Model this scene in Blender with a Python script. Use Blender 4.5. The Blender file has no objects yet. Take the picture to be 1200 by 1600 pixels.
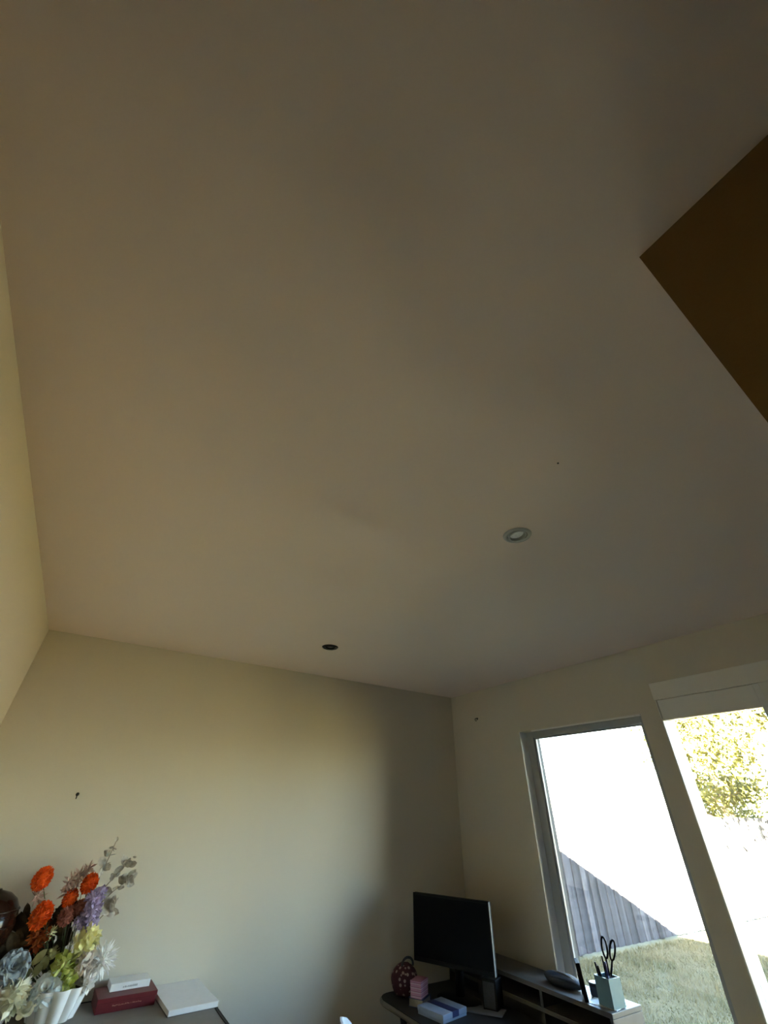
import bpy, bmesh, math, random
import numpy as np
from mathutils import Vector, Matrix, Euler

random.seed(7)
rng = np.random.default_rng(7)
SC = bpy.context.scene
COL = SC.collection
PI = math.pi

# ------------------------------------------------------------------ camera, sky, sun, exposure
YAW, PITCH, ROLL = math.radians(31.428), math.radians(35.806), math.radians(1.264)
cam_d = bpy.data.cameras.new('camera')
cam_d.sensor_fit = 'VERTICAL'
cam_d.sensor_height = 36.0
cam_d.lens = 639.37 / 1600 * 36
cam_d.clip_start = 0.02
cam = bpy.data.objects.new('camera', cam_d)
COL.objects.link(cam)
fw = Vector((math.sin(YAW) * math.cos(PITCH), math.cos(YAW) * math.cos(PITCH), math.sin(PITCH)))
r0 = Vector((math.cos(YAW), -math.sin(YAW), 0))
u0 = r0.cross(fw)
rr = math.cos(ROLL) * r0 + math.sin(ROLL) * u0
uu = -math.sin(ROLL) * r0 + math.cos(ROLL) * u0
cam.matrix_world = Matrix(((rr.x, uu.x, -fw.x, 0), (rr.y, uu.y, -fw.y, 0), (rr.z, uu.z, -fw.z, 1.6), (0, 0, 0, 1)))
SC.camera = cam

SUN_DIR = Vector((1.0, 0.55, -0.443)).normalized()
world = bpy.data.worlds.new('world')
SC.world = world
world.use_nodes = True
wn = world.node_tree
bg = wn.nodes['Background']
sky = wn.nodes.new('ShaderNodeTexSky')
sky.sky_type = 'NISHITA'
sky.sun_disc = False
sky.sun_elevation = math.asin(-SUN_DIR.z)
sky.sun_rotation = math.atan2(-SUN_DIR.x, -SUN_DIR.y)
sky.air_density = 1.0
sky.dust_density = 0.8
wn.links.new(sky.outputs[0], bg.inputs[0])
bg.inputs[1].default_value = 0.11

sun_d = bpy.data.lights.new('sun', 'SUN')
sun_d.energy = 44.0
sun_d.angle = math.radians(0.53)
sun_d.color = (1.0, 0.87, 0.66)
sun = bpy.data.objects.new('sun', sun_d)
COL.objects.link(sun)
sun.location = (-8, -5, 12)
sun.rotation_euler = SUN_DIR.to_track_quat('-Z', 'Y').to_euler()

SC.view_settings.view_transform = 'Standard'
SC.view_settings.look = 'None'
SC.view_settings.gamma = 1.0
SC.view_settings.use_curve_mapping = False
SC.view_settings.exposure = 5.78
SC.cycles.max_bounces = 10
SC.cycles.diffuse_bounces = 7
SC.cycles.transparent_max_bounces = 16
SC.cycles.caustics_reflective = False
SC.cycles.caustics_refractive = False

# ------------------------------------------------------------------ room numbers (metres)
XL, XR, YB, YR, ZC = -0.42, 2.577, 3.005, -7.0, 2.4
PX, PY = 0.544, 0.041            # free end of the partition on the right
XO = XR + 0.125                   # outside face of the window wall
XE, YH = -3.4, 0.25              # unseen hall added on the left behind the camera to darken the ceiling
GZ = -0.3                        # lawn level
FY = 6.34                        # side fence line


# ------------------------------------------------------------------ materials
def mat(name, color, rough=0.6, metal=0.0, noise=None, bump=None, spec=0.5, coat=0.0):
    """noise = (scale, amount, second colour); bump = (scale, strength)"""
    m = bpy.data.materials.new(name)
    m.use_nodes = True
    nt = m.node_tree
    b = nt.nodes['Principled BSDF']
    b.inputs['Base Color'].default_value = (*color, 1)
    b.inputs['Roughness'].default_value = rough
    b.inputs['Metallic'].default_value = metal
    b.inputs['Specular IOR Level'].default_value = spec
    b.inputs['Coat Weight'].default_value = coat
    tc = nt.nodes.new('ShaderNodeTexCoord')
    if noise:
        n = nt.nodes.new('ShaderNodeTexNoise')
        n.inputs['Scale'].default_value = noise[0]
        n.inputs['Detail'].default_value = 4
        nt.links.new(tc.outputs['Object'], n.inputs['Vector'])
        r = nt.nodes.new('ShaderNodeValToRGB')
        r.color_ramp.elements[0].position = 0.5 - 0.25 / max(noise[1], 0.01) * 0.5
        r.color_ramp.elements[1].position = 0.5 + 0.25 / max(noise[1], 0.01) * 0.5
        r.color_ramp.elements[0].color = (*color, 1)
        r.color_ramp.elements[1].color = (*noise[2], 1)
        nt.links.new(n.outputs['Fac'], r.inputs['Fac'])
        nt.links.new(r.outputs['Color'], b.inputs['Base Color'])
    if bump:
        n2 = nt.nodes.new('ShaderNodeTexNoise')
        n2.inputs['Scale'].default_value = bump[0]
        n2.inputs['Detail'].default_value = 3
        nt.links.new(tc.outputs['Object'], n2.inputs['Vector'])
        bp = nt.nodes.new('ShaderNodeBump')
        bp.inputs['Strength'].default_value = bump[1]
        bp.inputs['Distance'].default_value = 0.002
        nt.links.new(n2.outputs['Fac'], bp.inputs['Height'])
        nt.links.new(bp.outputs['Normal'], b.inputs['Normal'])
    return m


def petal_mat(name, c1, c2, scale=25, trans=0.3):
    """thin petal or leaf: diffuse plus light passing through, two tones"""
    m = bpy.data.materials.new(name)
    m.use_nodes = True
    nt = m.node_tree
    out = nt.nodes['Material Output']
    b = nt.nodes['Principled BSDF']
    b.inputs['Roughness'].default_value = 0.7
    b.inputs['Specular IOR Level'].default_value = 0.2
    tc = nt.nodes.new('ShaderNodeTexCoord')
    n = nt.nodes.new('ShaderNodeTexNoise')
    n.inputs['Scale'].default_value = scale
    r = nt.nodes.new('ShaderNodeValToRGB')
    r.color_ramp.elements[0].position = 0.36
    r.color_ramp.elements[1].position = 0.64
    r.color_ramp.elements[0].color = (*c1, 1)
    r.color_ramp.elements[1].color = (*c2, 1)
    nt.links.new(tc.outputs['Object'], n.inputs['Vector'])
    nt.links.new(n.outputs['Fac'], r.inputs['Fac'])
    nt.links.new(r.outputs['Color'], b.inputs['Base Color'])
    t = nt.nodes.new('ShaderNodeBsdfTranslucent')
    nt.links.new(r.outputs['Color'], t.inputs['Color'])
    mx = nt.nodes.new('ShaderNodeMixShader')
    mx.inputs[0].default_value = trans
    nt.links.new(b.outputs[0], mx.inputs[1])
    nt.links.new(t.outputs[0], mx.inputs[2])
    nt.links.new(mx.outputs[0], out.inputs[0])
    return m


M = {}
M['wall'] = mat('wall_paint', (0.62, 0.57, 0.475), 0.75, bump=(180, 0.12), spec=0.25)
M['ceiling'] = mat('ceiling_paint', (0.86, 0.735, 0.645), 0.8, bump=(160, 0.08), spec=0.2)
M['partition'] = mat('partition_shade_brown', (0.20, 0.115, 0.035), 0.8, bump=(180, 0.12), spec=0.2)  # shade on the side turned from the windows is put into this brown
M['trim'] = mat('trim_paint', (0.78, 0.76, 0.71), 0.4, bump=(60, 0.03))
M['frame'] = mat('window_frame', (0.78, 0.78, 0.76), 0.35, bump=(80, 0.02))
M['floor'] = mat('floor_carpet', (0.17, 0.13, 0.09), 0.95, noise=(60, 0.8, (0.22, 0.17, 0.125)), bump=(400, 0.6), spec=0.1)
M['outer'] = mat('outer_cladding', (0.50, 0.47, 0.42), 0.8, bump=(40, 0.3))
M['lawn'] = mat('lawn_soil', (0.050, 0.045, 0.021), 0.95, noise=(1.6, 0.8, (0.072, 0.063, 0.032)), bump=(14, 0.9), spec=0.1)
M['grass'] = petal_mat('grass_blade', (0.056, 0.054, 0.023), (0.098, 0.087, 0.046), 2.0, 0.25)
M['fence'] = mat('fence_board', (0.025, 0.025, 0.028), 0.95, noise=(9, 0.7, (0.043, 0.043, 0.047)), bump=(60, 0.6), spec=0.0)
M['bark'] = mat('bark', (0.20, 0.15, 0.10), 0.9, noise=(12, 0.7, (0.30, 0.24, 0.17)), bump=(30, 0.9))
M['leaf'] = petal_mat('tree_leaf', (0.026, 0.031, 0.005), (0.078, 0.072, 0.014), 1.5, 0.35)
M['black'] = mat('black_plastic', (0.006, 0.006, 0.007), 0.55, noise=(120, 0.6, (0.008, 0.008, 0.009)), spec=0.15)
M['screen'] = mat('monitor_screen', (0.002, 0.002, 0.003), 0.35, noise=(3, 0.4, (0.003, 0.003, 0.004)), spec=0.06)
M['bezel'] = mat('lit_bezel_edge', (0.30, 0.30, 0.30), 0.25, noise=(80, 0.5, (0.34, 0.34, 0.34)))  # paler than the black bezel: window light on its edge put into colour
M['chrome'] = mat('brushed_nickel', (0.42, 0.41, 0.38), 0.35, 1.0, bump=(200, 0.05))
M['darkmetal'] = mat('dark_metal', (0.04, 0.04, 0.035), 0.4, 0.7, bump=(150, 0.05))
M['lens'] = mat('lamp_lens', (0.90, 0.89, 0.86), 0.30, 0.35, noise=(150, 0.5, (0.70, 0.69, 0.66)))
M['table'] = mat('table_laminate', (0.15, 0.135, 0.12), 0.55, noise=(14, 0.6, (0.19, 0.17, 0.15)), bump=(90, 0.06))
M['desk'] = mat('desk_laminate', (0.026, 0.024, 0.023), 0.5, noise=(10, 0.6, (0.036, 0.033, 0.031)), bump=(90, 0.06), spec=0.25)
M['shelf'] = mat('shelf_board', (0.10, 0.095, 0.09), 0.5, noise=(8, 0.6, (0.13, 0.12, 0.115)), bump=(70, 0.06))
M['white'] = mat('white_card', (0.80, 0.80, 0.80), 0.55, noise=(40, 0.5, (0.76, 0.76, 0.76)))
M['ceramic'] = mat('white_ceramic', (0.82, 0.82, 0.82), 0.25, noise=(20, 0.5, (0.78, 0.78, 0.79)), coat=0.3)
M['paper'] = mat('paper', (0.72, 0.72, 0.74), 0.7, noise=(60, 0.5, (0.68, 0.68, 0.70)))
M['pages'] = mat('page_edges', (0.30, 0.27, 0.21), 0.8, noise=(200, 0.7, (0.24, 0.22, 0.17)))
M['red'] = mat('red_card', (0.12, 0.004, 0.010), 0.5, noise=(30, 0.5, (0.10, 0.003, 0.008)), bump=(120, 0.05))
M['gold'] = mat('pale_print', (0.50, 0.26, 0.20), 0.6, noise=(60, 0.4, (0.42, 0.22, 0.17)))
M['greyprint'] = mat('grey_print', (0.40, 0.40, 0.40), 0.6, noise=(60, 0.4, (0.34, 0.34, 0.34)))
M['paleblue'] = mat('shaded_pale_blue_card', (0.28, 0.34, 0.44), 0.55, noise=(40, 0.5, (0.25, 0.31, 0.40)))  # own pale blue, with the shade before the monitor put into it
M['greypaper'] = mat('grey_paper', (0.15, 0.14, 0.145), 0.8, noise=(60, 0.5, (0.17, 0.16, 0.165)))
M['enamel'] = mat('grey_enamel', (0.42, 0.42, 0.40), 0.4, noise=(90, 0.5, (0.38, 0.38, 0.36)))
M['alu'] = mat('grey_aluminium', (0.42, 0.43, 0.44), 0.45, 0.0, bump=(120, 0.04))
M['alu_shaded'] = mat('shaded_outer_aluminium', (0.035, 0.036, 0.038), 0.6, 0.0, bump=(120, 0.04), spec=0.1)  # frame grey darkened as shade, so its daylit side does not burn out
M['navy'] = mat('navy_cover', (0.012, 0.018, 0.085), 0.45, noise=(40, 0.5, (0.016, 0.023, 0.10)))
M['teal'] = mat('teal_plastic', (0.15, 0.27, 0.30), 0.4, noise=(40, 0.5, (0.135, 0.245, 0.275)))
M['pouch'] = mat('dark_fabric', (0.045, 0.05, 0.065), 0.85, noise=(90, 0.6, (0.06, 0.065, 0.08)), bump=(200, 0.5))
M['darkbrown'] = mat('dark_glaze', (0.010, 0.004, 0.002), 0.16, noise=(7, 0.6, (0.02, 0.007, 0.004)), bump=(9, 0.3), spec=0.16)
M['chair'] = mat('chair_shell', (0.78, 0.79, 0.80), 0.35, noise=(20, 0.5, (0.75, 0.76, 0.77)))
M['stem'] = mat('stem_green', (0.10, 0.13, 0.05), 0.7, noise=(60, 0.6, (0.14, 0.15, 0.07)))
M['drystem'] = mat('stem_dry', (0.22, 0.18, 0.13), 0.8, noise=(60, 0.6, (0.28, 0.23, 0.17)))
M['orange'] = petal_mat('orange_petal', (0.62, 0.07, 0.008), (0.85, 0.14, 0.012), 40, 0.15)
M['rust'] = petal_mat('rust_petal', (0.22, 0.045, 0.01), (0.36, 0.09, 0.02), 40, 0.2)
M['rose'] = petal_mat('dusty_pink_petal', (0.33, 0.12, 0.09), (0.48, 0.20, 0.15), 40, 0.2)
M['mauve'] = petal_mat('pale_pink_petal', (0.50, 0.36, 0.30), (0.62, 0.46, 0.40), 40, 0.25)
M['lilac'] = petal_mat('lilac_petal', (0.46, 0.38, 0.60), (0.62, 0.54, 0.74), 40, 0.25)
M['greyleaf'] = petal_mat('silver_leaf', (0.36, 0.33, 0.28), (0.62, 0.59, 0.53), 45, 0.25)
M['yellow'] = petal_mat('yellow_petal', (0.82, 0.77, 0.36), (0.91, 0.87, 0.54), 40, 0.25)
M['lime'] = petal_mat('lime_petal', (0.44, 0.50, 0.11), (0.66, 0.68, 0.26), 40, 0.25)
M['whitepetal'] = petal_mat('white_petal', (0.86, 0.85, 0.84), (0.93, 0.92, 0.91), 40, 0.25)
M['blush'] = petal_mat('blush_petal', (0.80, 0.73, 0.68), (0.90, 0.85, 0.80), 40, 0.25)
M['cream'] = petal_mat('cream_petal', (0.80, 0.78, 0.63), (0.90, 0.88, 0.75), 40, 0.25)
M['ice'] = petal_mat('ice_blue_petal', (0.62, 0.71, 0.76), (0.86, 0.89, 0.89), 30, 0.25)
M['slate'] = petal_mat('slate_blue_petal', (0.18, 0.22, 0.25), (0.40, 0.45, 0.48), 30, 0.2)
M['oliveleaf'] = petal_mat('olive_leaf', (0.30, 0.31, 0.13), (0.46, 0.45, 0.22), 30, 0.25)
M['darkleaf'] = petal_mat('dark_leaf', (0.05, 0.035, 0.018), (0.09, 0.06, 0.03), 30, 0.15)


def stripe_mat():
    m = mat('pink_striped_card', (0.70, 0.35, 0.42), 0.5)
    nt = m.node_tree
    tc = nt.nodes['Texture Coordinate']
    sp = nt.nodes.new('ShaderNodeSeparateXYZ')
    nt.links.new(tc.outputs['Object'], sp.inputs[0])
    mu = nt.nodes.new('ShaderNodeMath'); mu.operation = 'MULTIPLY'; mu.inputs[1].default_value = 1 / 0.0155
    nt.links.new(sp.outputs['Z'], mu.inputs[0])
    fr = nt.nodes.new('ShaderNodeMath'); fr.operation = 'FRACT'
    nt.links.new(mu.outputs[0], fr.inputs[0])
    r = nt.nodes.new('ShaderNodeValToRGB')
    e = r.color_ramp.elements
    e[0].position = 0.0; e[0].color = (0.42, 0.15, 0.22, 1)
    e[1].position = 0.45; e[1].color = (0.56, 0.36, 0.44, 1)
    x = e.new(0.62); x.color = (0.25, 0.07, 0.12, 1)
    x = e.new(0.78); x.color = (0.48, 0.22, 0.32, 1)
    nt.links.new(fr.outputs[0], r.inputs[0])
    nt.links.new(r.outputs[0], nt.nodes['Principled BSDF'].inputs['Base Color'])
    return m


def dots_mat():
    m = mat('maroon_dotted_fabric', (0.08, 0.01, 0.02), 0.85, bump=(200, 0.4))
    nt = m.node_tree
    tc = nt.nodes['Texture Coordinate']
    v = nt.nodes.new('ShaderNodeTexVoronoi')
    v.inputs['Scale'].default_value = 46
    v.inputs['Randomness'].default_value = 0.55
    nt.links.new(tc.outputs['Object'], v.inputs['Vector'])
    r = nt.nodes.new('ShaderNodeValToRGB')
    r.color_ramp.elements[0].position = 0.30; r.color_ramp.elements[0].color = (0.30, 0.22, 0.20, 1)
    r.color_ramp.elements[1].position = 0.36; r.color_ramp.elements[1].color = (0.045, 0.004, 0.010, 1)
    nt.links.new(v.outputs['Distance'], r.inputs[0])
    nt.links.new(r.outputs[0], nt.nodes['Principled BSDF'].inputs['Base Color'])
    return m


def glass_mat():
    m = bpy.data.materials.new('window_glass')
    m.use_nodes = True
    nt = m.node_tree
    nt.nodes.remove(nt.nodes['Principled BSDF'])
    t = nt.nodes.new('ShaderNodeBsdfTransparent')
    t.inputs[0].default_value = (0.95, 0.97, 0.96, 1)
    g = nt.nodes.new('ShaderNodeBsdfGlossy')
    g.inputs['Roughness'].default_value = 0.02
    f = nt.nodes.new('ShaderNodeFresnel')
    f.inputs[0].default_value = 1.3
    mx = nt.nodes.new('ShaderNodeMixShader')
    nt.links.new(f.outputs[0], mx.inputs[0])
    nt.links.new(t.outputs[0], mx.inputs[1])
    nt.links.new(g.outputs[0], mx.inputs[2])
    # added translucent share that imitates the glare haze over the garden
    d = nt.nodes.new('ShaderNodeBsdfTranslucent')
    d.inputs[0].default_value = (0.9, 0.92, 0.95, 1)
    m2 = nt.nodes.new('ShaderNodeMixShader')
    m2.inputs[0].default_value = HAZE
    nt.links.new(mx.outputs[0], m2.inputs[1])
    nt.links.new(d.outputs[0], m2.inputs[2])
    nt.links.new(m2.outputs[0], nt.nodes['Material Output'].inputs[0])
    return m


HAZE = 0.004
nt_ = M['fence'].node_tree
oi_ = nt_.nodes.new('ShaderNodeObjectInfo')
mr_ = nt_.nodes.new('ShaderNodeMapRange'); mr_.inputs[3].default_value = .62; mr_.inputs[4].default_value = 1.5
mu_ = nt_.nodes.new('ShaderNodeVectorMath'); mu_.operation = 'SCALE'
nt_.links.new(oi_.outputs['Random'], mr_.inputs[0])
src_ = nt_.nodes['Principled BSDF'].inputs['Base Color'].links[0].from_socket
nt_.links.new(src_, mu_.inputs[0]); nt_.links.new(mr_.outputs[0], mu_.inputs[3])
nt_.links.new(mu_.outputs[0], nt_.nodes['Principled BSDF'].inputs['Base Color'])
M['stripe'] = stripe_mat()
M['dots'] = dots_mat()
M['glass'] = glass_mat()


# ------------------------------------------------------------------ mesh builder
class MB:
    def __init__(self):
        self.v, self.f = [], []

    def add(self, vs, fs):
        o = len(self.v)
        self.v += [tuple(p) for p in vs]
        self.f += [tuple(i + o for i in f) for f in fs]
        return self

    def box(self, x0, x1, y0, y1, z0, z1, mx=None):
        p = [Vector((x, y, z)) for z in (z0, z1) for y in (y0, y1) for x in (x0, x1)]
        if mx is not None:
            p = [mx @ q for q in p]
        return self.add(p, [(0, 2, 3, 1), (4, 5, 7, 6), (0, 1, 5, 4), (2, 6, 7, 3), (0, 4, 6, 2), (1, 3, 7, 5)])

    def tube(self, pts, r, n=6, cap=True):
        pts = [Vector(p) for p in pts]
        rs = r if isinstance(r, (list, tuple)) else [r] * len(pts)
        vs, fs = [], []
        prev = None
        for i, p in enumerate(pts):
            t = (pts[min(i + 1, len(pts) - 1)] - pts[max(i - 1, 0)]).normalized()
            if prev is None:
                a = t.orthogonal().normalized()
            else:
                a = (prev - t * prev.dot(t)).normalized()
            prev = a
            b = t.cross(a)
            for k in range(n):
                an = 2 * PI * k / n
                vs.append(p + rs[i] * (math.cos(an) * a + math.sin(an) * b))
        for i in range(len(pts) - 1):
            for k in range(n):
                k2 = (k + 1) % n
                fs.append((i * n + k, i * n + k2, (i + 1) * n + k2, (i + 1) * n + k))
        if cap:
            fs.append(tuple(range(n))[::-1])
            fs.append(tuple((len(pts) - 1) * n + k for k in range(n)))
        return self.add(vs, fs)

    def lathe(self, prof, n=32, c=(0, 0, 0), rad=None, close=False):
        """prof = [(r, z)], rad(angle, r, z) may change the radius"""
        vs, fs = [], []
        for (r, z) in prof:
            for k in range(n):
                an = 2 * PI * k / n
                q = rad(an, r, z) if rad else r
                vs.append((c[0] + q * math.cos(an), c[1] + q * math.sin(an), c[2] + z))
        m = len(prof)
        for i in range(m if close else m - 1):
            j = (i + 1) % m
            for k in range(n):
                k2 = (k + 1) % n
                fs.append((i * n + k, i * n + k2, j * n + k2, j * n + k))
        if not close:
            fs.append(tuple(range(n))[::-1])
            fs.append(tuple((m - 1) * n + k for k in range(n)))
        return self.add(vs, fs)

    def build(self, name, m, parent=None, smooth=False, bevel=0.0, seg=2):
        me = bpy.data.meshes.new(name)
        me.from_pydata(self.v, [], self.f)
        if bevel > 0:
            bm = bmesh.new()
            bm.from_mesh(me)
            bmesh.ops.remove_doubles(bm, verts=bm.verts, dist=1e-6)
            es = [e for e in bm.edges if len(e.link_faces) == 2 and e.calc_face_angle(0) > 0.5]
            bmesh.ops.bevel(bm, geom=es, offset=bevel, segments=seg, affect='EDGES', profile=0.5)
            bm.to_mesh(me)
            bm.free()
        bm = bmesh.new()
        bm.from_mesh(me)
        bmesh.ops.recalc_face_normals(bm, faces=bm.faces)
        bm.to_mesh(me)
        bm.free()
        if smooth:
            for p in me.polygons:
                p.use_smooth = True
            if smooth == 'auto':
                me.set_sharp_from_angle(angle=math.radians(40))
        me.materials.append(m)
        o = bpy.data.objects.new(name, me)
        COL.objects.link(o)
        if parent is not None:
            o.parent = parent
            # meshes are written in world coordinates: bring them into the parent's frame
            q_ = parent
            mx_ = Matrix.Identity(4)
            while q_ is not None:
                mx_ = q_.matrix_basis @ mx_
                q_ = q_.parent
            me.transform(mx_.inverted())
        return o


def box(x0, x1, y0, y1, z0, z1, mx=None):
    return MB().box(x0, x1, y0, y1, z0, z1, mx)


def thing(name, label, cat, loc=(0, 0, 0), group=None):
    o = bpy.data.objects.new(name, None)
    o.empty_display_size = 0.05
    COL.objects.link(o)
    o.location = loc
    o['label'] = label
    o['category'] = cat
    if group:
        o['group'] = group
    o.matrix_basis = Matrix.Translation(loc)
    return o


def tag(o, label, cat, group=None, kind=None):
    o['label'] = label
    o['category'] = cat
    if group:
        o['group'] = group
    if kind:
        o['kind'] = kind
    # put the origin of a one-mesh thing at the middle of its base
    co = [v.co for v in o.data.vertices]
    c = Vector(((min(v.x for v in co) + max(v.x for v in co)) / 2, (min(v.y for v in co) + max(v.y for v in co)) / 2, min(v.z for v in co)))
    o.data.transform(Matrix.Translation(-c))
    o.location = c
    return o


def struct(o):
    o['kind'] = 'structure'
    return o


# ------------------------------------------------------------------ setting: room shell
struct(box(XE, XO, YR - .2, YB + .2, -0.12, 0.0).build('floor', M['floor']))

# ceiling: a slab whose underside is very slightly wavy, as skimmed plasterboard is
CEIL_LAMPS = [(1.052, 0.802), (1.062, 2.343)]


def ceil_wave(x, y):
    # low ridges running across the room, a few millimetres high
    h = 0.0
    for (cx, cy, ax, w, l, a) in ((.58, 1.06, 0.0, .070, .42, .0095), (1.0, 1.96, -.10, .075, .42, -.0080), (.85, 1.52, -.33, .075, .30, .0085),
                                  (.80, .43, .55, .16, .26, .0130), (.24, .38, .75, .11, .26, .0110), (1.45, 1.55, -.9, .09, .26, -.0070), (.35, 1.35, .1, .10, .3, -.0075)):
        dx, dy = x - cx, y - cy
        u = dx * math.cos(ax) + dy * math.sin(ax)
        v = -dx * math.sin(ax) + dy * math.cos(ax)
        h += 1.8 * a * math.exp(-(v / w) ** 2 - (u / l) ** 4)
    edge = min(abs(x - XL), XR - x, YB - y, 1.0)
    return -h * max(0.0, min(1.0, edge / 0.25))


cm = MB()
nx, ny = 160, 200
xs = np.linspace(XE, XO, nx)
ys = np.linspace(YR - .2, YB + .2, ny)
vs = [(x, y, ZC + ceil_wave(x, y)) for y in ys for x in xs]
fs = [(j * nx + i, j * nx + i + 1, (j + 1) * nx + i + 1, (j + 1) * nx + i) for j in range(ny - 1) for i in range(nx - 1)]
nb = len(vs)
vs += [(xs[0], ys[0], ZC + .2), (xs[-1], ys[0], ZC + .2), (xs[-1], ys[-1], ZC + .2), (xs[0], ys[-1], ZC + .2)]
fs += [(nb, nb + 1, nb + 2, nb + 3)]
fs += [tuple([nb, nb + 1] + [i for i in range(nx)][::-1]), tuple([nb + 1, nb + 2] + [j * nx + nx - 1 for j in range(ny)][::-1]),
       tuple([nb + 2, nb + 3] + [(ny - 1) * nx + i for i in range(nx)]), tuple([nb + 3, nb] + [j * nx for j in range(ny)])]
cm.add(vs, fs)
ceil_o = cm.build('ceiling', M['ceiling'], smooth='auto')
for (lx, ly) in CEIL_LAMPS:
    cut = MB().lathe([(0.036, -.1), (0.036, .12)], 32, (lx, ly, ZC)).build('cutter', M['ceiling'])
    md = ceil_o.modifiers.new('hole', 'BOOLEAN')
    md.object = cut
    md.operation = 'DIFFERENCE'
    md.solver = 'EXACT'
    dg = bpy.context.evaluated_depsgraph_get()
    dg.update()
    me = bpy.data.meshes.new_from_object(ceil_o.evaluated_get(dg))
    ceil_o.modifiers.clear()
    ceil_o.data = me
    me.name = 'ceiling'
    bpy.data.objects.remove(cut)
struct(ceil_o)

struct(box(XL - .2, XO, YB, YB + .2, 0, ZC).build('wall_back', M['wall']))
struct(box(XL - .2, XL, YH, YB, 0, ZC).build('wall_left', M['wall']))
struct(box(XE, XL - .2, YH, YH + .1, 0, ZC).build('wall_added_hall', M['wall']))
struct(box(XE, XE + .1, YR, YH, 0, ZC).build('wall_added_left', M['wall']))
struct(box(XE, XO, YR - .2, YR, 0, ZC).build('wall_rear', M['wall']))  # unseen; set far back so the ceiling near the camera stays darker
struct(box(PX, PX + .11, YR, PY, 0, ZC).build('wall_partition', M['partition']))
# window wall with two openings
W1 = (1.388, 2.287, 0.05, 2.055)
W2 = (0.790, 1.283, 0.05, 2.108)
ww = MB()
ww.box(XR, XO, YR, W2[0], 0, ZC)
ww.box(XR, XO, W2[0], W2[1], 0, W2[2])
ww.box(XR, XO, W2[0], W2[1], W2[3], ZC)
ww.box(XR, XO, W2[1], W1[0], 0, ZC)
ww.box(XR, XO, W1[0], W1[1], 0, W1[2])
ww.box(XR, XO, W1[0], W1[1], W1[3], ZC)
ww.box(XR, XO, W1[1], YB, 0, ZC)
struct(ww.build('wall_window', M['wall']))
# roof: its eave throws the shadow line across the lawn
rf = MB().box(XE - .6, 3.15, YR - 1.0, 4.2, 2.82, 3.06)
struct(rf.build('roof', M['outer']))
ow = MB().box(XR + .005, XO, YR - .2, YB + .2, ZC + .2, 2.82)
ow.box(XE, XR + .02, YB + .05, YB + .2, ZC + .2, 2.82)
ow.box(XE, XE + .15, YR - .2, YB + .05, ZC + .2, 2.82)
ow.box(XE + .15, XR + .02, YR - .2, YR - .05, ZC + .2, 2.82)
ow.box(XE, XO, YR - .2, YB + .2, GZ, -0.12)
struct(ow.build('wall_outer', M['outer']))

# window 1: fixed pane set back in its reveal
w1 = struct(bpy.data.objects.new('window_1', None)); COL.objects.link(w1)
fx0, fx1 = 2.640, XO + .004
for (xa, xb, nm, mk) in ((fx0, 2.6665, 'window_frame', 'alu'), (2.6672, fx1, 'outer_frame', 'alu_shaded')):
    f = MB()
    f.box(xa, xb, 2.225, W1[1], W1[2], W1[3])
    f.box(xa, xb, W1[0], 1.432, W1[2], W1[3])
    f.box(xa, xb, 1.432, 2.225, 2.018, W1[3])
    f.box(xa, xb, 1.432, 2.225, W1[2], 0.10)
    f.build(nm, M[mk], w1, bevel=.002)
b = MB()
b.box(fx0 + .010, fx0 + .022, 2.213, 2.2249, .10, 2.018).box(fx0 + .010, fx0 + .022, 1.4321, 1.444, .10, 2.018)
b.box(fx0 + .010, fx0 + .022, 1.444, 2.213, 2.008, 2.018).box(fx0 + .010, fx0 + .022, 1.444, 2.213, .10, .11)
b.build('glazing_bead', M['alu'], w1)
box(2.663, 2.667, 1.440, 2.217, .106, 2.012).build('pane', M['glass'], w1)
MB().box(XR - .022, fx0, W1[0], W1[1], W1[2] - .004, W1[2] + .008).build('window_sill', M['trim'], w1, bevel=.003)
MB().box(XR - .004, XR + .012, W1[0], W1[1] - .11, W1[3] - .007, W1[3] - .0005).build('head_bead', M['trim'], w1)
lin = MB().box(XR - .003, fx0 - .001, W1[1] - .005, W1[1] - .0003, W1[2] + .009, W1[3] - .001)
lin.build('reveal_lining', M['ceramic'], w1)

# window 2: the sash that slides, flush with the inner face of the wall
w2 = struct(bpy.data.objects.new('window_2', None)); COL.objects.link(w2)
g = MB()
g.box(XR - .004, XR + .05, W2[0], .818, W2[2], W2[3])
g.box(XR - .004, XR + .05, 1.276, W2[1], W2[2], W2[3])
g.box(XR - .004, XR + .05, .818, 1.276, W2[2], .12)
g.build('sash_frame', M['frame'], w2, bevel=.003)
g = MB().box(XR + .002, XR + .05, .818, 1.276, 2.012, W2[3])
g.build('head_panel', M['frame'], w2, bevel=.003)
MB().box(XR - .006, XR + .03, .818, 1.276, 2.006, 2.0145).build('head_bead', M['trim'], w2)
box(XR + .024, XR + .028, .814, 1.28, .116, 2.016).build('pane', M['glass'], w2)
t1 = MB().box(XR - .014, XR, .705, 1.283, W2[3], 2.195).box(XR - .014, XR, .705, W2[0], .0, W2[3])
struct(t1.build('trim_1', M['trim'], bevel=.003))
# baseboards
for nm, bb in (('baseboard_back', (XL, XR, YB - .014, YB, 0, .09)), ('baseboard_left', (XL, XL + .014, YH, YB - .014, 0, .09)),
               ('baseboard_window', (XR - .014, XR, YR, YB - .014, 0, .09))):
    struct(box(*bb).build(nm, M['trim'], bevel=.003))

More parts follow.
